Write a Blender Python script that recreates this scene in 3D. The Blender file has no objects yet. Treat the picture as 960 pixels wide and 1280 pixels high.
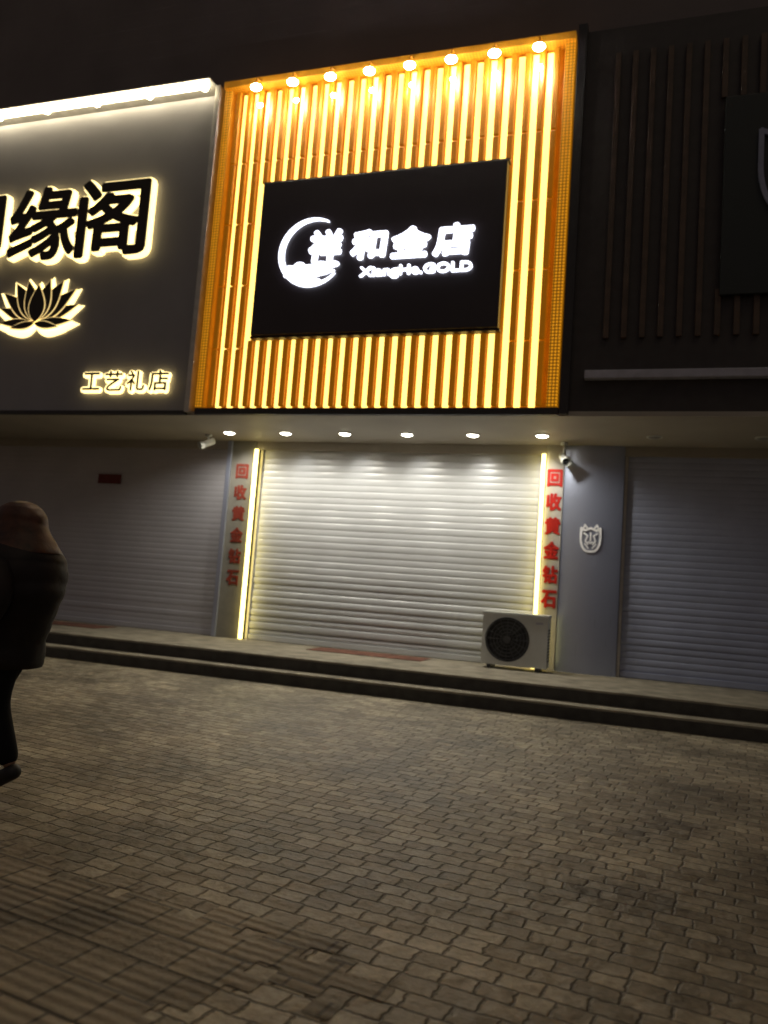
import bpy, bmesh, math, random
from mathutils import Vector, Matrix
random.seed(7)
sc=bpy.context.scene
sc.view_settings.view_transform='Standard'; sc.view_settings.look='None'; sc.view_settings.exposure=0
COL=sc.collection

# ---------------- helpers ----------------
def link(o): COL.objects.link(o); return o
def root(name,loc,label,category,group=None):
    e=bpy.data.objects.new(name,None); e.location=loc; e.empty_display_size=.1; link(e)
    e["label"]=label; e["category"]=category
    if group: e["group"]=group
    return e
def attach(o,parent):
    if parent is not None:
        o.parent=parent
        o.matrix_parent_inverse=Matrix.Translation(-parent.location) if parent.parent is None else Matrix.Identity(4)
def mobj(name,verts,faces,mat,parent=None,smooth=False):
    me=bpy.data.meshes.new(name); me.from_pydata([tuple(v) for v in verts],[],faces); me.validate(); me.update()
    o=bpy.data.objects.new(name,me); link(o)
    if mat: me.materials.append(mat)
    if smooth:
        for p in me.polygons: p.use_smooth=True
    attach(o,parent); return o
def bm_obj(name,bm,mat,parent=None,smooth=False):
    me=bpy.data.meshes.new(name); bm.to_mesh(me); bm.free()
    o=bpy.data.objects.new(name,me); link(o)
    if mat: me.materials.append(mat)
    if smooth:
        for p in me.polygons: p.use_smooth=True
    attach(o,parent); return o
def add_box(bm,b,bev=0,seg=2):
    x0,x1,y0,y1,z0,z1=b
    t=bmesh.new(); bmesh.ops.create_cube(t,size=1)
    for v in t.verts: v.co=Vector(((x0+x1)/2+v.co.x*(x1-x0),(y0+y1)/2+v.co.y*(y1-y0),(z0+z1)/2+v.co.z*(z1-z0)))
    if bev>0: bmesh.ops.bevel(t,geom=t.edges[:],offset=bev,segments=seg,affect='EDGES',profile=.5)
    me=bpy.data.meshes.new("tmp"); t.to_mesh(me); t.free(); bm.from_mesh(me); bpy.data.meshes.remove(me)
def boxes(name,bs,mat,parent=None,bev=0):
    bm=bmesh.new()
    for b in bs: add_box(bm,b,bev)
    return bm_obj(name,bm,mat,parent)
def each_box(name,bs,mat,parent=None,bev=0):
    for b in bs: boxes(name,[b],mat,parent,bev)
def add_cyl(bm,p0,p1,r0,r1=None,seg=20,caps=True):
    r1=r0 if r1 is None else r1
    p0=Vector(p0);p1=Vector(p1); d=p1-p0
    M=Matrix.Translation((p0+p1)/2) @ d.to_track_quat('Z','Y').to_matrix().to_4x4()
    bmesh.ops.create_cone(bm,cap_ends=caps,segments=seg,radius1=r0,radius2=r1,depth=d.length,matrix=M)
def add_ring(bm,c,axis,R,r,seg=40,ts=8):
    c=Vector(c); q=Vector(axis).to_track_quat('Z','Y').to_matrix(); rows=[]
    for i in range(seg):
        a=2*math.pi*i/seg; row=[]
        for j in range(ts):
            b=2*math.pi*j/ts
            row.append(bm.verts.new(c+q@Vector(((R+r*math.cos(b))*math.cos(a),(R+r*math.cos(b))*math.sin(a),r*math.sin(b)))))
        rows.append(row)
    for i in range(seg):
        A=rows[i];B=rows[(i+1)%seg]
        for j in range(ts): bm.faces.new((A[j],B[j],B[(j+1)%ts],A[(j+1)%ts]))
def poly_prism(bm,pts,y0,y1):
    f=[bm.verts.new((x,y0,z)) for x,z in pts]; b=[bm.verts.new((x,y1,z)) for x,z in pts]
    bm.faces.new(f); bm.faces.new(b[::-1]); n=len(pts)
    for i in range(n): bm.faces.new((f[i],b[i],b[(i+1)%n],f[(i+1)%n]))

# ---------------- materials ----------------
def N(nt,t,**kw):
    n=nt.nodes.new(t)
    for k,v in kw.items(): setattr(n,k,v)
    return n
def pmat(name,col,rough=.6,metal=0,emit=None,es=0,var=.15,nscale=6,bump=0,bscale=60,spec=.5,sample=False):
    m=bpy.data.materials.new(name); m.use_nodes=True; nt=m.node_tree; b=nt.nodes['Principled BSDF']
    b.inputs['Roughness'].default_value=rough; b.inputs['Metallic'].default_value=metal
    b.inputs['Specular IOR Level'].default_value=spec
    tc=N(nt,'ShaderNodeTexCoord')
    no=N(nt,'ShaderNodeTexNoise'); no.inputs['Scale'].default_value=nscale; no.inputs['Detail'].default_value=5
    nt.links.new(tc.outputs['Object'],no.inputs['Vector'])
    r=N(nt,'ShaderNodeMapRange'); r.inputs['From Min'].default_value=.3; r.inputs['From Max'].default_value=.7
    r.inputs['To Min'].default_value=1-var; r.inputs['To Max'].default_value=1+var
    nt.links.new(no.outputs['Fac'],r.inputs['Value'])
    mx=N(nt,'ShaderNodeVectorMath',operation='SCALE'); mx.inputs[0].default_value=col[:3]
    nt.links.new(r.outputs['Result'],mx.inputs['Scale']); nt.links.new(mx.outputs[0],b.inputs['Base Color'])
    if emit:
        b.inputs['Emission Color'].default_value=(*emit,1); b.inputs['Emission Strength'].default_value=es
        if not sample: m.cycles.emission_sampling='NONE'
    if bump:
        n2=N(nt,'ShaderNodeTexNoise'); n2.inputs['Scale'].default_value=bscale; n2.inputs['Detail'].default_value=4
        nt.links.new(tc.outputs['Object'],n2.inputs['Vector'])
        bp=N(nt,'ShaderNodeBump'); bp.inputs['Strength'].default_value=bump; bp.inputs['Distance'].default_value=.01
        nt.links.new(n2.outputs['Fac'],bp.inputs['Height']); nt.links.new(bp.outputs['Normal'],b.inputs['Normal'])
    return m

M_led_y=pmat("led_warm",(.8,.6,.2),.5,emit=(1,.68,.15),es=2.7,var=.05,sample=True)
M_gold=pmat("glowing_gold_slat",(.46,.17,.004),.42,.1,emit=(1,.32,.0),es=.15,var=.12)  # weak emission paints LED spill light into the gold metal
M_goldboard=pmat("glowing_gold_board",(.50,.21,.006),.6,emit=(1,.36,.0),es=.08)  # LED spill on the board put in as emission
M_black=pmat("black_board",(.026,.018,.022),.42,var=.1,nscale=2)
M_blackgreen=pmat("green_black_board",(.008,.013,.012),.5,var=.1,nscale=2)
M_blacktrim=pmat("black_trim",(.02,.018,.02),.5)
M_white_e=pmat("white_lettering",(.9,.9,.9),.5,emit=(.82,.86,1),es=3)
M_halo=pmat("warm_halo",(.9,.8,.5),.5,emit=(1,.78,.33),es=2.4)
M_thinhalo=pmat("thin_warm_halo",(.9,.8,.5),.5,emit=(1,.70,.26),es=1.0)
M_face=pmat("dark_letter_face",(.035,.025,.012),.35,.4)
M_panel=pmat("grey_panel",(.235,.23,.255),.55,var=.06,nscale=1.5)
M_trimlight=pmat("pale_trim",(.5,.48,.45),.4,.3)
M_tube=pmat("tube_light",(.9,.9,.8),.5,emit=(1,.86,.56),es=20,sample=True)
M_wall=pmat("upper_wall",(.14,.12,.12),.8,var=.15,nscale=.8)
M_soffit=pmat("soffit",(.34,.31,.265),.6,var=.08,nscale=1.2)
M_shut_w=pmat("white_shutter",(.48,.49,.50),.30,.0,var=.05,nscale=2,spec=.8)
M_shut_g=pmat("grey_shutter",(.40,.39,.42),.5,.0,var=.08,nscale=1)
M_shut_b=pmat("bluegrey_shutter",(.32,.35,.47),.45,.0,var=.08,nscale=2)
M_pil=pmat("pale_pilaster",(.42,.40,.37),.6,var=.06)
M_pil2=pmat("shaded_pilaster",(.20,.19,.165),.6,var=.1)  # darker copy of the pilaster colour, shadow painted in
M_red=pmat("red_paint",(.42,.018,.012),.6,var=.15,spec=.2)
M_red2=pmat("shaded_red_paint",(.20,.035,.022),.7,var=.25,spec=.2)  # same red lettering, darkened in colour for the post in shadow
M_metal=pmat("brushed_metal",(.36,.40,.53),.30,.65,var=.03,nscale=1.2)
M_silver=pmat("silver_emblem",(.88,.88,.90),.5,.0)
M_ac=pmat("painted_steel",(.56,.57,.55),.5,var=.06)
M_dark=pmat("dark_plastic",(.015,.015,.017),.5)
M_grille=pmat("grille_wire",(.045,.045,.048),.5)
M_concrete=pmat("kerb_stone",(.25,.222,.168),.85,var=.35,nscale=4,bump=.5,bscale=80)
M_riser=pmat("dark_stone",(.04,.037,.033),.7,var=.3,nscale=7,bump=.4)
M_lens=pmat("lamp_lens",(.9,.9,.9),.4,emit=(1,.93,.76),es=30)
M_lens2=pmat("flood_lens",(.9,.9,.9),.4,emit=(1,.97,.88),es=60)
M_lensoff=pmat("unlit_lens",(.25,.25,.25),.4)
M_ledside=pmat("side_strip",(.9,.8,.4),.5,emit=(1,.80,.24),es=5,sample=True)
M_brownslat=pmat("brown_slat",(.075,.046,.030),.6,var=.25)
M_darkboard=pmat("dark_board",(.036,.030,.030),.6)
M_bluegrey=pmat("unlit_lettering",(.25,.27,.38),.45)
M_strip=pmat("unlit_strip",(.38,.38,.46),.4)
M_skin=pmat("skin",(.20,.11,.07),.55)
M_hair=pmat("hair",(.014,.009,.007),.5,bump=.6,bscale=120)
M_trouser=pmat("trousers",(.004,.004,.005),.9,spec=.2)
M_shoe=pmat("shoe",(.006,.005,.005),.6)
M_mat=pmat("red_mat",(.14,.055,.035),.95,var=.5,nscale=10)
M_paper=pmat("red_paper",(.12,.018,.014),.7)

def add_wave_bump(m,direction='Z',scale=3.2,strength=.6,dist=.02):
    nt=m.node_tree;b=nt.nodes['Principled BSDF'];tc=N(nt,'ShaderNodeTexCoord')
    w=N(nt,'ShaderNodeTexWave',wave_type='BANDS',bands_direction=direction,wave_profile='SAW'); w.inputs['Scale'].default_value=scale
    nt.links.new(tc.outputs['Object'],w.inputs['Vector'])
    bp=N(nt,'ShaderNodeBump'); bp.inputs['Strength'].default_value=strength; bp.inputs['Distance'].default_value=dist
    nt.links.new(w.outputs['Fac'],bp.inputs['Height']); nt.links.new(bp.outputs['Normal'],b.inputs['Normal'])
add_wave_bump(M_wall,'Z',1.0)
def brush(m):
    nt=m.node_tree;b=nt.nodes['Principled BSDF'];tc=N(nt,'ShaderNodeTexCoord');mp=N(nt,'ShaderNodeMapping'); mp.inputs['Scale'].default_value=(120,120,1.5)
    nt.links.new(tc.outputs['Object'],mp.inputs[0]); n=N(nt,'ShaderNodeTexNoise'); n.inputs['Scale'].default_value=1; nt.links.new(mp.outputs[0],n.inputs['Vector'])
    r=N(nt,'ShaderNodeMapRange'); r.inputs['To Min'].default_value=.22; r.inputs['To Max'].default_value=.42; nt.links.new(n.outputs['Fac'],r.inputs['Value']); nt.links.new(r.outputs[0],b.inputs['Roughness'])
    bp=N(nt,'ShaderNodeBump'); bp.inputs['Strength'].default_value=.15; bp.inputs['Distance'].default_value=.0015
    nt.links.new(n.outputs['Fac'],bp.inputs['Height']); nt.links.new(bp.outputs['Normal'],b.inputs['Normal'])
brush(M_metal)

def perf_mat():
    m=pmat("perforated_gold",(.55,.23,.012),.5,.1)
    nt=m.node_tree;b=nt.nodes['Principled BSDF'];tc=N(nt,'ShaderNodeTexCoord')
    v=N(nt,'ShaderNodeTexVoronoi'); v.inputs['Scale'].default_value=22; v.inputs['Randomness'].default_value=0
    nt.links.new(tc.outputs['Object'],v.inputs['Vector'])
    r=N(nt,'ShaderNodeMapRange'); r.inputs['From Min'].default_value=.2; r.inputs['From Max'].default_value=.5
    r.inputs['To Min'].default_value=.85; r.inputs['To Max'].default_value=.12
    nt.links.new(v.outputs['Distance'],r.inputs['Value'])
    b.inputs['Emission Color'].default_value=(1,.38,.01,1); nt.links.new(r.outputs[0],b.inputs['Emission Strength'])
    m.cycles.emission_sampling='NONE'
    return m
M_perf=perf_mat()

def paver_mat():
    m=bpy.data.materials.new("block_paving"); m.use_nodes=True; nt=m.node_tree; b=nt.nodes['Principled BSDF']; Lk=nt.links.new
    tc=N(nt,'ShaderNodeTexCoord'); mp=N(nt,'ShaderNodeMapping'); mp.inputs['Rotation'].default_value=(0,0,math.radians(7))
    Lk(tc.outputs['Object'],mp.inputs['Vector'])
    def disp(scale,amp,src):
        dn=N(nt,'ShaderNodeTexNoise'); dn.inputs['Scale'].default_value=scale; dn.inputs['Detail'].default_value=2
        Lk(mp.outputs[0],dn.inputs['Vector'])
        sub=N(nt,'ShaderNodeVectorMath',operation='SUBTRACT'); sub.inputs[1].default_value=(.5,.5,.5); Lk(dn.outputs['Color'],sub.inputs[0])
        scl=N(nt,'ShaderNodeVectorMath',operation='SCALE'); scl.inputs['Scale'].default_value=amp; Lk(sub.outputs[0],scl.inputs[0])
        add=N(nt,'ShaderNodeVectorMath',operation='ADD'); Lk(src,add.inputs[0]); Lk(scl.outputs[0],add.inputs[1]); return add.outputs[0]
    v1=disp(.8,.09,mp.outputs[0]); v2=disp(8,.030,v1); v2=disp(32,.018,v2)
    br=N(nt,'ShaderNodeTexBrick'); br.offset=.46; br.offset_frequency=2; br.squash=.82; br.squash_frequency=3
    br.inputs['Scale'].default_value=1; br.inputs['Brick Width'].default_value=.175; br.inputs['Row Height'].default_value=.112
    br.inputs['Mortar Size'].default_value=.010; br.inputs['Mortar Smooth'].default_value=1
    br.inputs['Color1'].default_value=(.23,.195,.135,1); br.inputs['Color2'].default_value=(.44,.385,.275,1); br.inputs['Mortar'].default_value=(.155,.13,.09,1)
    br.inputs['Bias'].default_value=-.1
    Lk(v2,br.inputs['Vector'])
    st=N(nt,'ShaderNodeTexNoise'); st.inputs['Scale'].default_value=.9; st.inputs['Detail'].default_value=10; st.inputs['Roughness'].default_value=.72
    Lk(tc.outputs['Object'],st.inputs['Vector'])
    r=N(nt,'ShaderNodeMapRange'); r.inputs['From Min'].default_value=.36; r.inputs['From Max'].default_value=.66; r.inputs['To Min'].default_value=.42; r.inputs['To Max'].default_value=1.3
    Lk(st.outputs['Fac'],r.inputs['Value'])
    fn=N(nt,'ShaderNodeTexNoise'); fn.inputs['Scale'].default_value=28; fn.inputs['Detail'].default_value=5
    Lk(tc.outputs['Object'],fn.inputs['Vector'])
    r2=N(nt,'ShaderNodeMapRange'); r2.inputs['To Min'].default_value=.5; r2.inputs['To Max'].default_value=1.5; Lk(fn.outputs['Fac'],r2.inputs['Value'])
    mu=N(nt,'ShaderNodeMath',operation='MULTIPLY'); Lk(r.outputs[0],mu.inputs[0]); Lk(r2.outputs[0],mu.inputs[1])
    sc2=N(nt,'ShaderNodeVectorMath',operation='SCALE'); Lk(br.outputs['Color'],sc2.inputs[0]); Lk(mu.outputs[0],sc2.inputs['Scale'])
    Lk(sc2.outputs[0],b.inputs['Base Color'])
    rr=N(nt,'ShaderNodeMapRange'); rr.inputs['To Min'].default_value=.36; rr.inputs['To Max'].default_value=.72; Lk(st.outputs['Fac'],rr.inputs['Value']); Lk(rr.outputs[0],b.inputs['Roughness'])
    mid=N(nt,'ShaderNodeTexNoise'); mid.inputs['Scale'].default_value=6; mid.inputs['Detail'].default_value=1; Lk(v2,mid.inputs['Vector'])
    inv=N(nt,'ShaderNodeMath',operation='SUBTRACT'); inv.inputs[0].default_value=1; Lk(br.outputs['Fac'],inv.inputs[1])
    ad=N(nt,'ShaderNodeMath',operation='MULTIPLY_ADD'); Lk(fn.outputs['Fac'],ad.inputs[0]); ad.inputs[1].default_value=.8; Lk(inv.outputs[0],ad.inputs[2])
    ad2=N(nt,'ShaderNodeMath',operation='MULTIPLY_ADD'); Lk(mid.outputs['Fac'],ad2.inputs[0]); ad2.inputs[1].default_value=3.4; Lk(ad.outputs[0],ad2.inputs[2])
    bp=N(nt,'ShaderNodeBump'); bp.inputs['Strength'].default_value=1; bp.inputs['Distance'].default_value=.010
    Lk(ad2.outputs[0],bp.inputs['Height']); Lk(bp.outputs['Normal'],b.inputs['Normal'])
    return m
M_paver=paver_mat()
def rib_mat():
    m=pmat("ribbed_tiles",(.25,.208,.142),.65,var=.5,nscale=1.6)
    nt=m.node_tree;b=nt.nodes['Principled BSDF'];tc=N(nt,'ShaderNodeTexCoord'); mp=N(nt,'ShaderNodeMapping'); mp.inputs['Rotation'].default_value=(0,0,math.radians(8))
    nt.links.new(tc.outputs['Object'],mp.inputs[0])
    w=N(nt,'ShaderNodeTexWave',wave_type='BANDS',bands_direction='Y'); w.inputs['Scale'].default_value=5.4; w.inputs['Distortion'].default_value=.8; w.inputs['Detail Scale'].default_value=2
    nt.links.new(mp.outputs[0],w.inputs['Vector'])
    br=N(nt,'ShaderNodeTexBrick'); br.offset=.5; br.inputs['Scale'].default_value=1; br.inputs['Brick Width'].default_value=.21; br.inputs['Row Height'].default_value=.21; br.inputs['Mortar Size'].default_value=.008
    br.inputs['Color1'].default_value=(.8,.8,.8,1); br.inputs['Color2'].default_value=(1.1,1.1,1.1,1); br.inputs['Mortar'].default_value=(.5,.5,.5,1)
    nt.links.new(mp.outputs[0],br.inputs['Vector'])
    nz=N(nt,'ShaderNodeTexNoise'); nz.inputs['Scale'].default_value=1.3; nz.inputs['Detail'].default_value=3; nt.links.new(tc.outputs['Object'],nz.inputs['Vector'])
    wear=N(nt,'ShaderNodeMapRange'); wear.inputs['From Min'].default_value=.4; wear.inputs['From Max'].default_value=.6; wear.inputs['To Min'].default_value=.35; nt.links.new(nz.outputs['Fac'],wear.inputs['Value'])
    wm=N(nt,'ShaderNodeMath',operation='MULTIPLY'); nt.links.new(w.outputs['Fac'],wm.inputs[0]); nt.links.new(wear.outputs[0],wm.inputs[1])
    s=N(nt,'ShaderNodeMath',operation='SUBTRACT'); nt.links.new(wm.outputs[0],s.inputs[0]); nt.links.new(br.outputs['Fac'],s.inputs[1])
    fn=N(nt,'ShaderNodeTexNoise'); fn.inputs['Scale'].default_value=30; fn.inputs['Detail'].default_value=5; nt.links.new(tc.outputs['Object'],fn.inputs['Vector'])
    s2=N(nt,'ShaderNodeMath',operation='MULTIPLY_ADD'); nt.links.new(fn.outputs['Fac'],s2.inputs[0]); s2.inputs[1].default_value=1.0; nt.links.new(s.outputs[0],s2.inputs[2])
    bp=N(nt,'ShaderNodeBump'); bp.inputs['Strength'].default_value=1; bp.inputs['Distance'].default_value=.009
    nt.links.new(s2.outputs[0],bp.inputs['Height']); nt.links.new(bp.outputs['Normal'],b.inputs['Normal'])
    old=b.inputs['Base Color'].links[0].from_socket
    mr=N(nt,'ShaderNodeMapRange'); mr.inputs['To Min'].default_value=.65; mr.inputs['To Max'].default_value=1.1; nt.links.new(s2.outputs[0],mr.inputs['Value'])
    v=N(nt,'ShaderNodeVectorMath',operation='SCALE'); nt.links.new(old,v.inputs[0]); nt.links.new(mr.outputs[0],v.inputs['Scale'])
    v2=N(nt,'ShaderNodeVectorMath',operation='MULTIPLY'); nt.links.new(v.outputs[0],v2.inputs[0]); nt.links.new(br.outputs['Color'],v2.inputs[1]); nt.links.new(v2.outputs[0],b.inputs['Base Color'])
    return m
M_rib=rib_mat()

# ---------------- setting ----------------
g=mobj("ground",[(-150,-150,0),(150,-150,0),(150,150,0),(-150,150,0)],[(0,1,2,3)],M_paver); g["kind"]="structure"
a=math.radians(-8)
def rp(x,y):
    c,s=math.cos(a),math.sin(a); return (-.84+x*c-y*s,-9.28+x*s+y*c,.004)
V=[];Fc=[];rn=random.Random(5)
cw=.105
for i in range(-4,92):
    for j in range(20):
        edge=min(j, 18.5-j); e2=i+3-j*.35
        p=1.0
        if edge<2: p=.5+.25*edge
        if e2<6: p=min(p,max(0,e2*.17))
        if rn.random()>p: continue
        b0=len(V); x=-i*cw; y=-j*cw
        V+=[rp(x-cw,y-cw),rp(x,y-cw),rp(x,y),rp(x-cw,y)]; Fc.append((b0,b0+1,b0+2,b0+3))
tp=mobj("pavement",V,Fc,M_rib); tp["kind"]="structure"
walk=boxes("walkway",[(-25,14,-2.10,.6,-.05,.354)],M_concrete,bev=.012); walk["kind"]="structure"
st=boxes("walkway_step",[(-25,14,-2.40,-2.10,-.05,.175)],M_concrete,bev=.012); st["kind"]="structure"
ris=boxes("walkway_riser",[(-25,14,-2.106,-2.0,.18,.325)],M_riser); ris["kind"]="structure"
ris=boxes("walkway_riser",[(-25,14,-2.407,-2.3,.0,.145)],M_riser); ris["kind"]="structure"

# ---------------- building ----------------
B=root("shop_building",(-3,.3,0),"dark commercial building with horizontal wall boards above the shops","building")
boxes("upper_wall",[(-24,12,-1.55,8,9.35,18)],M_wall,B)
boxes("ground_floor_wall",[(-24,12,.25,8,.354,9.34)],M_wall,B)
boxes("soffit",[(-24,12,-2.03,.24,3.865,3.93)],M_soffit,B)
boxes("lintel",[(-24,12,.02,.24,3.72,3.862)],M_soffit,B)

# ---------------- texts ----------------
def glyph_mesh(items,y,depth,mat,name,parent,bold=0.0,shear=0.0,nb=8):
    V=[];Fc=[]
    for (s,cx,cz,w,h) in items:
        cu=bpy.data.curves.new("t",'FONT'); cu.body=s; cu.extrude=.05; cu.resolution_u=4
        ob=bpy.data.objects.new("t",cu); link(ob)
        bpy.context.view_layer.update()
        me=bpy.data.meshes.new_from_object(ob.evaluated_get(bpy.context.evaluated_depsgraph_get()))
        xs=[v.co.x for v in me.vertices]; ys=[v.co.y for v in me.vertices]
        x0,x1,y0,y1=min(xs),max(xs),min(ys),max(ys)
        sx=(w-2*bold)/(x1-x0); sy=(h-2*bold)/(y1-y0)
        offs=[(0,0)]
        if bold>0: offs+=[(bold*math.cos(k*2*math.pi/nb),bold*math.sin(k*2*math.pi/nb)) for k in range(nb)]
        for i,(dx,dz) in enumerate(offs):
            base=len(V); e=.0006*i
            for v in me.vertices:
                X=(v.co.x-(x0+x1)/2)*sx+dx; Z=(v.co.y-(y0+y1)/2)*sy+dz
                Y=y+e if v.co.z>0 else y+depth
                V.append((cx+X+shear*Z,Y,cz+Z))
            for p in me.polygons: Fc.append([base+k for k in p.vertices])
        bpy.data.objects.remove(ob); bpy.data.curves.remove(cu); bpy.data.meshes.remove(me)
    return mobj(name,V,Fc,mat,parent)

# ---------------- central sign ----------------
SX0,SX1,SZ0,SZ1=-6.55,-1.08,3.97,9.26
S=root("shop_sign",(-3.8,-2.0,3.87),"large glowing gold slatted shop sign with black name board","shop sign")
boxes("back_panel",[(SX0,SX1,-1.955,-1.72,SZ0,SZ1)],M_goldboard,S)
boxes("black_base",[(SX0,SX1+.02,-2.10,-1.965,3.868,3.965)],M_blacktrim,S)
boxes("top_rail",[(SX0,SX1,-2.16,-1.96,9.15,9.26)],M_perf,S,bev=.008)
each_box("side_frame",[(SX0,SX0+.12,-2.10,-1.96,SZ0+.003,9.147),(SX1-.14,SX1,-2.10,-1.96,SZ0+.003,9.147)],M_perf,S,bev=.006)
n=26; x_a=SX0+.23; x_b=SX1-.25; leds=[]
pit=(x_b-x_a)/(n-1)
bm=bmesh.new()
for i in range(n):
    x=x_a+i*pit
    inside=-5.74<x<-1.86
    for z0,z1 in ([(SZ0+.02,5.03),(7.52,9.12)] if inside else [(SZ0+.02,9.12)]):
        cuts=[z0]+[c for c in (4.9,5.9,6.9,7.9) if z0+.15<c<z1-.15]+[z1]
        for c0,c1 in zip(cuts[:-1],cuts[1:]): add_box(bm,(x-.044,x+.044,-2.075,-2.02,c0+.006,c1-.006),.022,4)
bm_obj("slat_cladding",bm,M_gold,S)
for i in range(n-1):
    x=x_a+(i+.5)*pit
    inside=-5.74<x<-1.86
    for z0,z1 in ([(SZ0+.03,5.2),(7.4,9.10)] if inside else [(SZ0+.03,9.10)]):
        leds.append((x-.042,x+.042,-1.985,-1.9551,z0,z1))
boxes("light_strip",leds,M_led_y,S)
boxes("name_board",[(-5.68,-1.92,-2.16,-1.99,5.07,7.48)],M_black,S,bev=.01)
boxes("upper_board_edge",[(-5.70,-1.90,-2.12,-1.99,7.482,7.515)],M_blacktrim,S)
boxes("lower_board_edge",[(-5.70,-1.90,-2.12,-1.99,5.035,5.068)],M_blacktrim,S)
glyph_mesh([("祥",-4.55,6.38,.52,.50),("和",-3.87,6.36,.54,.44),("金",-3.24,6.355,.58,.46),("店",-2.61,6.35,.56,.47)],-2.215,.05,M_white_e,"lettering",S,bold=.019,shear=.08)
glyph_mesh([("XiangHe.GOLD",-3.15,5.93,1.66,.19)],-2.205,.04,M_white_e,"latin_lettering",S,bold=.006)
bm=bmesh.new(); cx,cz=-4.77,6.30
outer=[];inner=[]; K=60
for i in range(K+1):
    t=math.radians(62)+i/K*math.radians(258)
    w=.016+.070*math.sin(math.pi*i/K)
    outer.append((cx+.53*math.cos(t),cz+.53*math.sin(t))); inner.append((cx+(.53-w)*math.cos(t),cz+(.53-w)*math.sin(t)))
for i in range(K): poly_prism(bm,[outer[i],outer[i+1],inner[i+1],inner[i]],-2.205,-2.165)
bm_obj("crescent_emblem",bm,M_white_e,S)
bm=bmesh.new()
for k,(dx,dz,rx,rz) in enumerate([(-.33,-.24,.10,.05),(-.17,-.22,.10,.075),(.00,-.25,.12,.06),(.17,-.21,.11,.06),(.35,-.20,.11,.045),(-.05,-.44,.24,.045),(-.12,-.35,.30,.04),(.10,-.33,.20,.03),(.26,-.30,.14,.025)]):
    pts=[(cx+dx+rx*math.cos(t*math.pi/12),cz+dz+rz*math.sin(t*math.pi/12)) for t in range(24)]
    poly_prism(bm,pts,-2.203-.0007*k,-2.166-.0007*k)
bm_obj("cloud_emblem",bm,M_white_e,S)

def make_flood(x):
    r=root("floodlight",(x,-2.3,9.1),"small bright floodlight inside the top of the gold sign","floodlight","floodlights along the top of the sign")
    bm=bmesh.new(); add_cyl(bm,(x,-2.13,9.17),(x,-2.30,9.13),.014,seg=10); add_cyl(bm,(x,-2.30,9.14),(x,-2.30,9.03),.012,seg=10)
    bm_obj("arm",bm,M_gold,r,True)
    bm=bmesh.new(); add_cyl(bm,(x,-2.30,9.06),(x,-2.30,9.02),.035,.055,24)
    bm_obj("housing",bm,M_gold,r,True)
    bm=bmesh.new(); bmesh.ops.create_uvsphere(bm,u_segments=20,v_segments=12,radius=.068,matrix=Matrix.Translation((x,-2.30,8.985))@Matrix.Diagonal((1.25,1,.65,1)))
    bm_obj("lens",bm,M_lens2,r,True)
    bm=bmesh.new(); bmesh.ops.create_uvsphere(bm,u_segments=14,v_segments=8,radius=.034,matrix=Matrix.Translation((x,-2.13,8.80))@Matrix.Diagonal((1.2,.8,1,1)))  # added glowing ball, stands for the reflected glint below the lamp
    bm_obj("slat_glint",bm,M_lens2,r,True)
    l=bpy.data.lights.new("lamp",'SPOT'); l.energy=20; l.color=(1,.88,.58); l.spot_size=math.radians(110); l.spot_blend=.9; l.shadow_soft_size=.05
    o=bpy.data.objects.new("lamp",l); link(o); o.location=(x,-2.31,8.88); o.rotation_euler=(math.radians(38),0,0); attach(o,r)
    l=bpy.data.lights.new("lamp",'POINT'); l.energy=3; l.color=(1,.92,.66); l.shadow_soft_size=.03  # added point light for the bright spot on the slats
    o=bpy.data.objects.new("glint_fill",l); link(o); o.location=(x,-2.22,8.80); attach(o,r)
    return r
def copy_thing(r,off,label=None):
    c=r.copy(); COL.objects.link(c); c.location=r.location+Vector(off)
    if label: c["label"]=label
    for ch in r.children:
        k=ch.copy(); COL.objects.link(k); k.parent=c; k.matrix_parent_inverse=ch.matrix_parent_inverse.copy()
    return c
f0=make_flood(-5.89)
for i in range(1,8): copy_thing(f0,(i*.619,0,0))

# ---------------- left neighbour sign ----------------
L=root("shop_sign",(-9.5,-2.0,3.87),"grey panel shop sign with black characters haloed in warm light","shop sign")
boxes("panel",[(-19,-6.72,-2.08,-1.7,3.93,9.10)],M_panel,L)
boxes("side_trim",[(-6.715,-6.63,-2.14,-1.7,3.90,9.24)],M_trimlight,L,bev=.006)
boxes("hood",[(-19,-6.72,-2.33,-1.7,9.235,9.26)],M_trimlight,L,bev=.006)
boxes("bottom_trim",[(-19,-6.72,-2.10,-1.95,3.868,3.927)],M_blacktrim,L)
for i in range(5):
    x1=-6.80-i*1.03; x0=x1-.985
    bm=bmesh.new()
    add_cyl(bm,(x0,-2.23,9.175),(x1,-2.23,9.175),.036,seg=14)
    bmesh.ops.create_uvsphere(bm,u_segments=14,v_segments=8,radius=.036,matrix=Matrix.Translation((x0,-2.23,9.175))); bmesh.ops.create_uvsphere(bm,u_segments=14,v_segments=8,radius=.064,matrix=Matrix.Translation((x1-.06,-2.23,9.165)))
    bm_obj("tube_light",bm,M_tube,L,True)
chars=[("御",-11.25,7.14,1.30,1.34),("缘",-9.77,7.12,1.42,1.30),("阁",-8.37,7.13,1.38,1.34)]
glyph_mesh([(c,x,z,w+.06,h+.06) for c,x,z,w,h in chars],-2.19,.10,M_halo,"halo_light",L,bold=.066)
glyph_mesh(chars,-2.225,.02,M_face,"lettering",L,bold=.036)
sm=[("工",-8.48,4.38,.38,.34),("艺",-8.06,4.38,.38,.38),("礼",-7.64,4.38,.38,.38),("店",-7.22,4.38,.40,.38)]
glyph_mesh(sm,-2.15,.06,M_halo,"small_halo",L,bold=.034)
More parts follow.
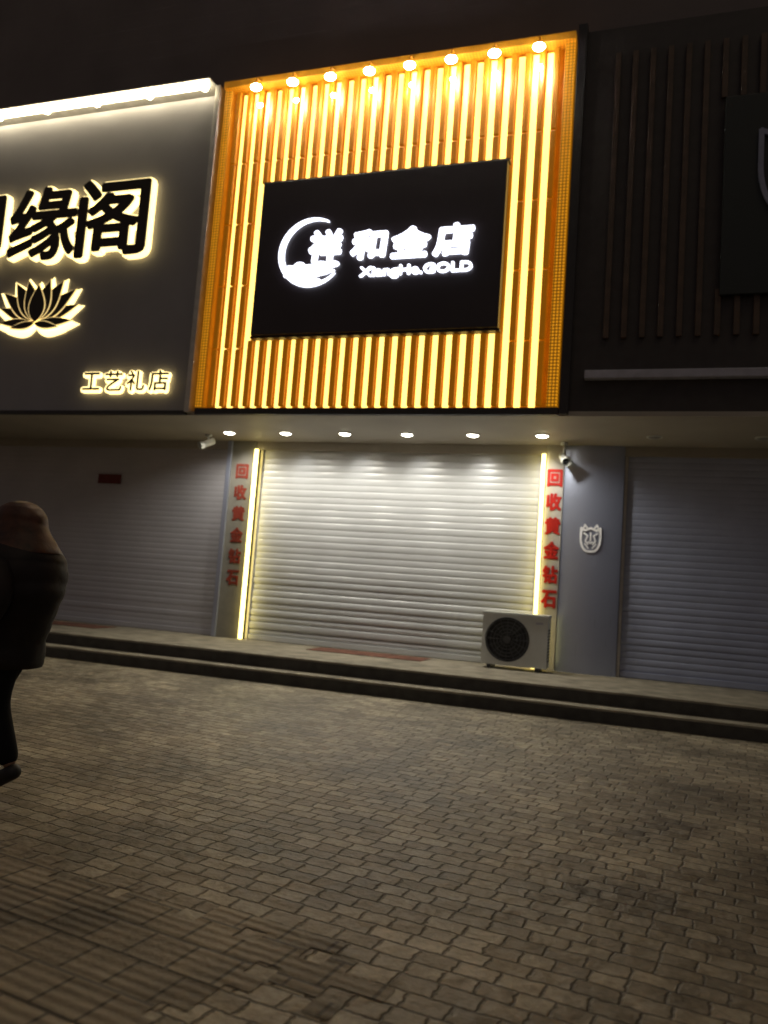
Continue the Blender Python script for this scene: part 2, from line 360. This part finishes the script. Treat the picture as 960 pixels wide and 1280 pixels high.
glyph_mesh([(c,x+.012,z+.012,w-.05,h-.05) for c,x,z,w,h in sm],-2.165,.012,M_face,"small_lettering",L,bold=.004)
def petal(cx,cz,ang,ln,wd):
    top=[];Kp=14
    for i in range(Kp+1):
        t=i/Kp; w=wd*(math.sin(math.pi*t**.8))*(1-.15*t)
        top.append((t*ln,max(w,0)))
    pts=top+[(p[0],-p[1]) for p in top[-2:0:-1]]
    c,s=math.cos(ang),math.sin(ang)
    return [(cx+a_*c-b_*s,cz+a_*s+b_*c) for a_,b_ in pts]
bmf=bmesh.new();bmh=bmesh.new();bmt=bmesh.new()
spec=[(0,.02,18,.86,.12),(0,.02,162,.86,.12),(.05,.04,36,.86,.15),(-.05,.04,144,.86,.15),(.04,.04,56,.80,.17),(-.04,.04,124,.80,.17),(.02,.02,74,.74,.17),(-.02,.02,106,.74,.17),(0,0,90,.66,.18),(.06,-.02,2,.70,.085),(-.06,-.02,178,.70,.085),(0,-.03,-8,.5,.07),(0,-.03,188,.5,.07)]
for k,(dx,dz,d,ln,wd) in enumerate(spec):
    y=-2.12-.005*k
    poly_prism(bmt,petal(-9.74+dx,5.42+dz,math.radians(d),ln+.012,wd+.006),y,y+.02)
    poly_prism(bmh,petal(-9.74+dx,5.37+dz,math.radians(d),ln+.11,wd+.065),-2.105-.0006*k,-2.09)
    poly_prism(bmf,petal(-9.74+dx,5.425+dz,math.radians(d),ln-.008,wd-.010),y-.004,y-.001)
bm_obj("lotus_halo",bmh,M_halo,L); bm_obj("lotus_outline",bmt,M_thinhalo,L); bm_obj("lotus_emblem",bmf,M_face,L)

# ---------------- right neighbour sign ----------------
R_=root("shop_sign",(2,-2.0,3.87),"unlit dark shop sign with brown slats and a black board","shop sign")
boxes("panel",[(-.97,12,-2.03,-1.7,3.93,9.30)],M_darkboard,R_)
boxes("side_frame",[(-1.055,-.93,-2.09,-1.7,3.88,9.40)],M_blacktrim,R_,bev=.008)
sl=[];x=-.50
while x<11:
    for z0,z1 in ([(4.90,8.90)] if x<.80 else [(4.90,5.5),(8.08,8.90)]):
        sl.append((x-.035,x+.035,-2.08,-2.032,z0,z1))
    x+=.225
boxes("slat_cladding",sl,M_brownslat,R_,bev=.005)
boxes("name_board",[(.86,7,-2.13,-2.085,5.40,8.05)],M_blackgreen,R_,bev=.01)
boxes("light_strip",[(-.74,12,-2.16,-2.035,4.34,4.45)],M_strip,R_,bev=.01)
def shield(cx,cz,w,h):
    pts=[]
    for t in range(0,33):
        u=t/32; s_=-1 if u<=.5 else 1; a_=u*2 if u<=.5 else (1-u)*2
        pts.append((cx+s_*w/2*max(0,math.cos(a_*math.pi/2))**.7,cz+h*.10-h*.6*math.sin(a_*math.pi/2)))
    return [(cx-w/2,cz+h/2)]+pts+[(cx+w/2,cz+h/2),(cx+w*.28,cz+h*.40),(cx,cz+h/2),(cx-w*.28,cz+h*.40)]
def outline(bm,pts,wd,y0,y1,close=True):
    n=len(pts)
    for i in range(n if close else n-1):
        p=Vector(pts[i]);q=Vector(pts[(i+1)%n]); d=q-p
        if d.length<1e-5: continue
        nrm=Vector((-d.y,d.x)).normalized()*wd/2; e=d.normalized()*wd*.3
        poly_prism(bm,[p-e+nrm,q+e+nrm,q+e-nrm,p-e-nrm],y0-.0004*(i%3),y1)
bm=bmesh.new()
outline(bm,shield(1.80,6.95,1.02,1.15),.06,-2.165,-2.133)
outline(bm,shield(1.80,6.95,.70,.80),.045,-2.165,-2.133)
bm_obj("shield_emblem",bm,M_bluegrey,R_)

# ---------------- roller shutters ----------------
def shutter(x0,x1,z0,z1,yb,mat,label,pitch=.112,dep=.007,seed=0,mess=0.0):
    r=root("roller_shutter",((x0+x1)/2,yb,z0),label,"roller shutter","closed roller shutters of the shops")
    rnd=random.Random(seed); prof=[]; z=z0+.09
    while z<z1:
        low=max(0,1-(z-z0)/1.5)
        d=dep*(1+mess*low*rnd.uniform(.2,3.4)); o=rnd.uniform(-1,1)*.004*mess*(1+4*low)
        for t in (0,.05,.12,.25,.5,.75,.88,.95):
            y=yb+o-(d*math.sin(math.pi*min(1,max(0,(t-.05)/.90)))**.5 if t>.05 else 0)
            prof.append((y,z+t*pitch))
        z+=pitch
    nx=10; V=[];F_=[]
    for i in range(nx+1):
        x=x0+(x1-x0)*i/nx
        for j,(y,zz) in enumerate(prof): V.append((x,y+.006*math.sin(i*1.3+j*.031)*mess,min(zz,z1+.02)))
    m=len(prof)
    for i in range(nx):
        for j in range(m-1): F_.append((i*m+j,(i+1)*m+j,(i+1)*m+j+1,i*m+j+1))
    mobj("shutter_curtain",V,F_,mat,r,False)
    boxes("bottom_bar",[(x0,x1,yb-.03,yb+.03,z0+.004,z0+.095)],mat,r,bev=.008)
    each_box("guide_rail",[(x0-.05,x0-.003,yb-.05,yb+.04,z0,z1),(x1+.003,x1+.05,yb-.05,yb+.04,z0,z1)],M_trimlight,r,bev=.004)
    return r
PZ=.355
sh=shutter(-6.42,-1.52,PZ,3.80,.10,M_shut_w,"closed white ribbed roller shutter lit by warm edge strips",seed=2,mess=1.0)
each_box("edge_light",[(-6.520,-6.465,-.10,-.045,PZ+.01,3.71),(-1.475,-1.420,-.10,-.045,PZ+.01,3.71)],M_ledside,sh)
shutter(-14.5,-7.14,PZ,3.80,.10,M_shut_g,"closed dim grey roller shutter beside the lit shop",seed=3,mess=.3,dep=.003,pitch=.10)
shutter(-.17,5.5,PZ,3.80,.10,M_shut_b,"closed unlit blue grey roller shutter beside the metal pillar",seed=4,mess=.3,pitch=.10)

P1=root("pilaster",(-6.8,0,PZ),"pale narrow pilaster with shaded red vertical characters","pilaster")
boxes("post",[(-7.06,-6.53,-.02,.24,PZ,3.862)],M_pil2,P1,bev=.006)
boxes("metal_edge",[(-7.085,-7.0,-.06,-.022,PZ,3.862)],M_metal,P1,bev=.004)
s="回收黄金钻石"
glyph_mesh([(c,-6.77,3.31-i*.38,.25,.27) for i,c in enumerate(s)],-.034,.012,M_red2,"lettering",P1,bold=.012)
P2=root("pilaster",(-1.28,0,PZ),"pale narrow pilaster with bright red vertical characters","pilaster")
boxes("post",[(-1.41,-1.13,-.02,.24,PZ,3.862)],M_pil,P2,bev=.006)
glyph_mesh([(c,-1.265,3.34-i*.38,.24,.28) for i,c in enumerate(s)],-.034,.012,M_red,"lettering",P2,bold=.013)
P3=root("metal_pillar",(-.7,0,PZ),"brushed grey metal pillar carrying a small white crest","pillar")
V=[];F_=[];nn=40
for i in range(nn+1):
    t=i/nn; x=-1.125+.90*t; y=.0-.05*math.sin(math.pi*t)**.8
    V+=[(x,y,PZ),(x,y,3.862)]
for i in range(nn): F_.append((2*i,2*i+2,2*i+3,2*i+1))
mobj("cladding",V,F_,M_metal,P3,True)
boxes("cladding_core",[(-1.124,-.226,.003,.24,PZ,3.862)],M_metal,P3)
E=root("wall_emblem",(-.68,-.06,2.2),"small white shield crest fixed on the metal pillar","emblem")
bm=bmesh.new(); ex,ez=-.68,2.39
outline(bm,shield(ex,ez,.29,.36),.034,-.066,-.048)
for sg in (-1,1):
    outline(bm,[(ex+sg*.13,ez+.13),(ex+sg*.09,ez+.23),(ex+sg*.04,ez+.16)],.026,-.0665,-.048,False)
    outline(bm,[(ex+sg*.10,ez+.10),(ex+sg*.045,ez+.06),(ex+sg*.075,ez-.02),(ex+sg*.035,ez-.07)],.025,-.067,-.048,False)
    outline(bm,[(ex+sg*.085,ez-.06),(ex+sg*.03,ez-.13)],.02,-.0675,-.048,False)
outline(bm,[(ex,ez+.11),(ex,ez-.02)],.024,-.068,-.048,False)
outline(bm,[(ex-.035,ez-.03),(ex,ez-.055),(ex+.035,ez-.03)],.02,-.0685,-.048,False)
bm_obj("crest",bm,M_silver,E)

# ---------------- downlights ----------------
def downlight(x,y,lit):
    r=root("downlight",(x,y,3.86),"round recessed soffit downlight, lit" if lit else "round recessed soffit downlight, unlit","downlight","downlights in the soffit")
    bm=bmesh.new(); add_ring(bm,(x,y,3.862),(0,0,1),.10,.014,32,8); bm_obj("trim_ring",bm,M_ac,r,True)
    bm=bmesh.new(); bmesh.ops.create_uvsphere(bm,u_segments=24,v_segments=10,radius=.088,matrix=Matrix.Translation((x,y,3.862))@Matrix.Diagonal((1,1,.35,1)))
    bm_obj("lens",bm,M_lens if lit else M_lensoff,r,True)
    if lit:
        l=bpy.data.lights.new("lamp",'SPOT'); l.energy=72; l.color=(1,.95,.83); l.spot_size=math.radians(160); l.spot_blend=.6; l.shadow_soft_size=.05
        o=bpy.data.objects.new("lamp",l); link(o); o.location=(x,y,3.81); attach(o,r)
        l=bpy.data.lights.new("beam",'SPOT'); l.energy=14; l.color=(1,.98,.93); l.spot_size=math.radians(36); l.spot_blend=1; l.shadow_soft_size=.03
        o=bpy.data.objects.new("beam",l); link(o); o.location=(x,y,3.81); o.rotation_euler=(math.atan2(.86,.42),0,0); attach(o,r)
    return r
d0=downlight(-6.68,-.76,True)
for i in range(1,6): copy_thing(d0,(i*1.054,0,0))
u0=downlight(.18,-.74,False); copy_thing(u0,(1.42,0,0))

# ---------------- security cameras ----------------
def seccam(x,y,z,dirx,label):
    r=root("security_camera",(x,y,z),label,"security camera","security cameras under the soffit")
    bm=bmesh.new(); add_cyl(bm,(x,y,3.862),(x,y,3.83),.06,seg=20); add_cyl(bm,(x,y,3.84),(x,y,z+.05),.018,seg=10); bm_obj("bracket",bm,M_ac,r,True)
    d=Vector((dirx,-.75,-.45)).normalized(); c=Vector((x,y,z))
    bm=bmesh.new(); add_cyl(bm,c-d*.12,c+d*.13,.055,.062,20); add_cyl(bm,c+d*.10,c+d*.17,.07,.07,20,False); bm_obj("body",bm,M_ac,r,True)
    bm=bmesh.new(); add_cyl(bm,c+d*.131,c+d*.136,.045,seg=20); bm_obj("lens",bm,M_dark,r,True)
seccam(-7.20,-.55,3.72,-.5,"small white bullet camera beside the grey shutter")
seccam(-1.13,-.22,3.62,.3,"small white bullet camera above the metal pillar")

# ---------------- air conditioner ----------------
A=root("air_conditioner",(-1.72,-.45,PZ),"white outdoor air conditioning unit with round black fan grille","air conditioner")
ax0,ax1,ay0,ay1,az0,az1=-2.16,-1.19,-.62,-.24,PZ+.06,PZ+.83
fc=(-1.78,(az0+az1)/2); fr=.33
bm=bmesh.new(); K=48; ringv=[];outv=[]
for i in range(K):
    t=2*math.pi*i/K+math.pi/4; c_,s_=math.cos(t),math.sin(t)
    ringv.append(bm.verts.new((fc[0]+fr*c_,ay0,fc[1]+fr*s_)))
    m_=1/max(abs(c_),abs(s_)); ux,uz=c_*m_,s_*m_
    X=fc[0]+(ux*(ax1-fc[0]) if ux>0 else ux*(fc[0]-ax0)); Z=fc[1]+uz*(az1-az0)/2
    outv.append(bm.verts.new((X,ay0,Z)))
for i in range(K):
    j=(i+1)%K; bm.faces.new((ringv[i],outv[i],outv[j],ringv[j]))
bm.faces.new([bm.verts.new((x,ay1,z)) for x,z in ((ax0,az0),(ax1,az0),(ax1,az1),(ax0,az1))])
ring2=[bm.verts.new((v.co.x,ay0+.10,v.co.z)) for v in ringv]
for i in range(K): bm.faces.new((ringv[i],ringv[(i+1)%K],ring2[(i+1)%K],ring2[i]))
ob=[bm.verts.new((v.co.x,ay1,v.co.z)) for v in outv]
for i in range(K): bm.faces.new((outv[i],ob[i],ob[(i+1)%K],outv[(i+1)%K]))
bm_obj("casing",bm,M_ac,A)
boxes("top_cover",[(ax0-.012,ax1+.012,ay0-.012,ay1+.012,az1-.03,az1+.012)],M_ac,A,bev=.006)
boxes("side_vent",[(ax1+.001,ax1+.008,ay0+.06,ay1-.05,az0+.10+k*.045,az0+.122+k*.045) for k in range(11)],M_grille,A)
each_box("foot",[(ax0+.10,ax0+.16,ay0-.02,ay1+.02,PZ,az0),(ax1-.16,ax1-.10,ay0-.02,ay1+.02,PZ,az0)],M_dark,A)
bm=bmesh.new()
for R in (.05,.10,.15,.20,.25,.30,.325): add_ring(bm,(fc[0],ay0-.012,fc[1]),(0,1,0),R,.0055,40,5)
for k in range(16):
    t=k*math.pi/8; add_cyl(bm,(fc[0]+.05*math.cos(t),ay0-.012,fc[1]+.05*math.sin(t)),(fc[0]+.325*math.cos(t),ay0-.012,fc[1]+.325*math.sin(t)),.005,seg=5)
add_cyl(bm,(fc[0],ay0-.02,fc[1]),(fc[0],ay0-.005,fc[1]),.055,seg=24)
bm_obj("fan_grille",bm,M_grille,A)
bm=bmesh.new(); add_cyl(bm,(fc[0],ay0+.03,fc[1]),(fc[0],ay0+.09,fc[1]),.07,seg=24)
for k in range(3):
    t0=k*2*math.pi/3; V=[]
    for rr,w in ((.06,.5),(.16,.75),(.30,.85)):
        for sgn in (-1,1):
            t=t0+sgn*w/2+rr; V.append(bm.verts.new((fc[0]+rr*math.cos(t),ay0+.055+sgn*.03,fc[1]+rr*math.sin(t))))
    bm.faces.new((V[0],V[1],V[3],V[2])); bm.faces.new((V[2],V[3],V[5],V[4]))
bm_obj("fan",bm,M_dark,A)
bm=bmesh.new(); add_cyl(bm,(fc[0],ay0+.094,fc[1]),(fc[0],ay0+.099,fc[1]),fr-.002,seg=40); bm_obj("fan_recess",bm,M_dark,A)
boxes("badge",[(-1.37,-1.26,ay0-.004,ay0-.001,az1-.13,az1-.10)],M_strip,A)

pp=boxes("red_notice",[(-9.90,-9.38,.062,.066,3.02,3.20)],M_paper); pp["label"]="small dark red paper notice stuck on grey shutter"; pp["category"]="notice"
for k,(x0,x1,y0,y1) in enumerate(((-4.95,-3.05,-.75,-.12),(-10.6,-8.9,-.9,-.25))):
    bm=bmesh.new(); add_box(bm,(x0,x1,y0,y1,PZ,PZ+.010),.004)
    o=bm_obj("door_mat",bm,M_mat); o["label"]="worn reddish mat lying in front of the shutter"; o["category"]="door mat"; o["group"]="mats on the walkway"

# ---------------- person ----------------
def skin(name,pts,edges,radii,mat,parent,sub=2,rootv=0):
    me=bpy.data.meshes.new(name); me.from_pydata(pts,edges,[]); o=bpy.data.objects.new(name,me); link(o)
    md=o.modifiers.new("s",'SKIN'); md.use_smooth_shade=True
    for i,r in enumerate(radii):
        sv=me.skin_vertices[0].data[i]; sv.radius=r if isinstance(r,tuple) else (r,r); sv.use_root=(i==rootv)
    m2=o.modifiers.new("u",'SUBSURF'); m2.levels=sub; m2.render_levels=sub
    bpy.context.view_layer.update()
    me2=bpy.data.meshes.new_from_object(o.evaluated_get(bpy.context.evaluated_depsgraph_get()))
    bpy.data.objects.remove(o); o=bpy.data.objects.new(name,me2); link(o); me2.materials.clear(); me2.materials.append(mat)
    for p in me2.polygons: p.use_smooth=True
    attach(o,parent); return o
px,py=-3.87,-8.24
Pn=root("person",(px,py,0),"person in a puffy dark hooded coat walking past, black trousers","person")
def W(x,y,z): return (px+x,py+y,z)
body=[W(.02,0,.98),W(.0,0,1.15),W(-.02,0,1.36),W(-.03,0,1.50),W(-.05,0,1.58),W(-.06,0,1.67),W(-.06,0,1.75),
 W(.04,-.09,.92),W(.05,-.10,.52),W(.24,-.10,.16), W(.02,.09,.92),W(-.20,.10,.52),W(-.36,.10,.12),
 W(0,-.20,1.44),W(.12,-.26,1.18),W(.02,-.25,.97), W(0,.20,1.44),W(-.10,.25,1.17),W(-.28,.22,1.03)]
be=[(0,1),(1,2),(2,3),(3,4),(4,5),(5,6),(0,7),(7,8),(8,9),(0,10),(10,11),(11,12),(2,13),(13,14),(14,15),(2,16),(16,17),(17,18)]
br_=[.13,.12,.13,.06,.055,.085,.07,.085,.058,.042,.085,.058,.042,.06,.042,.03,.06,.042,.03]
skin("body",body,be,br_,M_skin,Pn)
hx,hz=px-.06,1.69
bm=bmesh.new()
add_cyl(bm,(hx-.085,py,hz+.01),(hx-.115,py,hz-.025),.008,.017,10)
bm_obj("nose",bm,M_skin,Pn,True)
for s_ in (-1,1):
    bm=bmesh.new(); bmesh.ops.create_uvsphere(bm,u_segments=10,v_segments=8,radius=.03,matrix=Matrix.Translation((hx+.0,py+s_*.082,hz-.01))@Matrix.Diagonal((.6,.25,1,1)))
    bm_obj("ear",bm,M_skin,Pn,True)
    bm=bmesh.new(); bmesh.ops.create_uvsphere(bm,u_segments=10,v_segments=8,radius=.011,matrix=Matrix.Translation((hx-.083,py+s_*.032,hz+.015)))
    bm_obj("eye",bm,M_dark,Pn,True)
bm=bmesh.new(); bmesh.ops.create_uvsphere(bm,u_segments=10,v_segments=8,radius=.022,matrix=Matrix.Translation((hx-.083,py,hz-.055))@Matrix.Diagonal((.4,1,.3,1)))
bm_obj("mouth",bm,M_red,Pn,True)
for (wx,wy,wz,dx) in ((.02,-.25,.97,-.02),(-.28,.22,1.03,-.06)):
    pts=[W(wx,wy,wz+.03),W(wx+dx*.5,wy,wz-.05)];ed=[(0,1)];rd=[.026,(.022,.036)]
    for k in range(4):
        ox=(k-1.5)*.021; Lf=(.065,.078,.072,.056)[k]; b0=len(pts)
        pts+= [W(wx+dx+ox,wy,wz-.095),W(wx+dx+ox-.004,wy+.012,wz-.095-Lf*.55),W(wx+dx+ox-.010,wy+.03,wz-.095-Lf)]
        ed+=[(1,b0),(b0,b0+1),(b0+1,b0+2)]; rd+=[.0095,.0085,.007]
    b0=len(pts); pts+=[W(wx+dx-.045,wy+.01,wz-.06),W(wx+dx-.055,wy+.03,wz-.10)]; ed+=[(1,b0),(b0,b0+1)]; rd+=[.011,.009]
    skin("hand",pts,ed,rd,M_skin,Pn,1)
tr=[W(.02,0,.96),W(.06,-.095,.84),W(.05,-.10,.54),W(.235,-.10,.17),W(.0,.095,.86),W(-.18,.10,.52),W(-.34,.10,.15)]
skin("trousers",tr,[(0,1),(1,2),(2,3),(0,4),(4,5),(5,6)],[.15,.14,.095,.065,.12,.09,.075],M_trouser,Pn)
coat_m=pmat("puffy_coat",(.011,.006,.005),.65,var=.5,nscale=4,bump=.5,bscale=12,spec=.3)
hood_m=pmat("brown_hood",(.060,.022,.011),.55,var=.6,nscale=9,bump=.6,bscale=14,spec=.35)
def loft(name,rings,mat,parent,seg=48,quilt=.0,wobble=1.0):
    V=[];F_=[];rows=[]; sub=10
    for i in range(len(rings)-1):
        for k in range(sub):
            t=k/sub; A_=rings[i];B_=rings[i+1]
            A0=rings[max(0,i-1)];B1=rings[min(len(rings)-1,i+2)]
            row=[]
            for q in range(5):
                if q==0: row.append(A_[0]*(1-t)+B_[0]*t); continue
                p0,p1,p2,p3=A0[q],A_[q],B_[q],B1[q]
                row.append(.5*((2*p1)+(-p0+p2)*t+(2*p0-5*p1+4*p2-p3)*t*t+(-p0+3*p1-3*p2+p3)*t**3))
            rows.append(row)
    rows.append(list(rings[-1]))
    for (z,cx_,cy_,rx,ry) in rows:
        for j in range(seg):
            t=2*math.pi*j/seg
            q=1+quilt*abs(math.sin(z*math.pi/.13+.5*math.sin(2*t+z*4)))
            wob=1+wobble*(.018*math.sin(3*t+z*13)+.010*math.sin(7*t-z*21))
            V.append((px+cx_+rx*q*wob*math.cos(t),py+cy_+ry*q*wob*math.sin(t),z))
    n_=len(rows)
    for i in range(n_-1):
        for j in range(seg): F_.append((i*seg+j,i*seg+(j+1)%seg,(i+1)*seg+(j+1)%seg,(i+1)*seg+j))
    F_.append(tuple(range(seg))[::-1]); F_.append(tuple((n_-1)*seg+j for j in range(seg)))
    return mobj(name,V,F_,mat,parent,True)
loft("coat",[(.76,.02,0,.205,.22),(.79,.02,0,.215,.23),(.95,.02,0,.215,.225),(1.08,.04,0,.240,.24),(1.22,.06,0,.272,.265),(1.36,.06,0,.270,.275),(1.46,.055,0,.255,.265),(1.53,.04,0,.220,.23),(1.60,0.02,0,.15,.15)],coat_m,Pn,quilt=.028)
for pts in ([W(.05,-.19,1.44),W(.14,-.28,1.33),W(.19,-.30,1.20),W(.08,-.29,1.02)],[W(.0,.19,1.44),W(-.06,.27,1.32),W(-.10,.30,1.18),W(-.26,.24,1.05)]):
    skin("sleeve",pts,[(0,1),(1,2),(2,3)],[.11,.10,.088,.06],coat_m,Pn)
loft("hood",[(1.50,.055,0,.235,.235),(1.56,.045,0,.212,.205),(1.62,.035,0,.178,.165),(1.68,.02,0,.165,.152),(1.74,.01,0,.158,.142),(1.79,.0,0,.130,.12),(1.82,.0,0,.085,.08),(1.836,.0,0,.03,.03)],hood_m,Pn,seg=36,quilt=.03,wobble=1.0)
bm=bmesh.new(); bmesh.ops.create_uvsphere(bm,u_segments=28,v_segments=18,radius=.098,matrix=Matrix.Translation((hx+.02,py,hz+.02)))
bm_obj("hair",bm,M_hair,Pn,True)
def shoe(heel,toe):
    h=Vector(heel);t=Vector(toe);d=(t-h)
    return skin("shoe",[tuple(p) for p in (h,h+d*.35,h+d*.75,t)],[(0,1),(1,2),(2,3)],[(.060,.06),(.055,.05),(.038,.052),(.024,.035)],M_shoe,Pn)
shoe(W(.305,-.10,.17),W(.07,-.10,.033))
shoe(W(-.34,.10,.05),W(-.62,.10,.07))

# ---------------- world and light ----------------
w=bpy.data.worlds.new("World"); sc.world=w; w.use_nodes=True; nt=w.node_tree; bg=nt.nodes['Background']
sky=N(nt,'ShaderNodeTexSky'); sky.sky_type='NISHITA'; sky.sun_disc=False; sky.sun_elevation=math.radians(3); sky.sun_rotation=math.radians(200)
mx=N(nt,'ShaderNodeMix',data_type='RGBA'); mx.inputs['Factor'].default_value=.93
nt.links.new(sky.outputs[0],mx.inputs['A']); mx.inputs['B'].default_value=(.92,.82,.88,1)
nt.links.new(mx.outputs['Result'],bg.inputs['Color']); bg.inputs['Strength'].default_value=.068
sl_=bpy.data.lights.new("street_fill",'SUN'); sl_.energy=.15; sl_.angle=math.radians(25); sl_.color=(1,.81,.50)  # added weak warm fill, stands for unseen street light at night
so=bpy.data.objects.new("street_fill",sl_); link(so); so.rotation_euler=(math.radians(30),0,math.radians(40))

# ---------------- camera ----------------
psi,th,ro,f,D=.3165,.0949,.0735,974.2,12.384
F=Vector((-math.sin(psi)*math.cos(th),math.cos(psi)*math.cos(th),math.sin(th)))
R0=Vector((math.cos(psi),math.sin(psi),0)); U0=R0.cross(F)
Rv=math.cos(ro)*R0+math.sin(ro)*U0; Uv=-math.sin(ro)*R0+math.cos(ro)*U0
M=Matrix((( Rv.x,Uv.x,-F.x,0),(Rv.y,Uv.y,-F.y,-D),(Rv.z,Uv.z,-F.z,1.45),(0,0,0,1)))
c=bpy.data.cameras.new("camera"); co=bpy.data.objects.new("camera",c); link(co); co.matrix_world=M
c.sensor_fit='VERTICAL'; c.sensor_height=24; c.lens=f/1280*24; c.clip_end=1000; c.clip_start=.05
c.dof.use_dof=True; c.dof.focus_distance=5.0; c.dof.aperture_fstop=.95
sc.camera=co
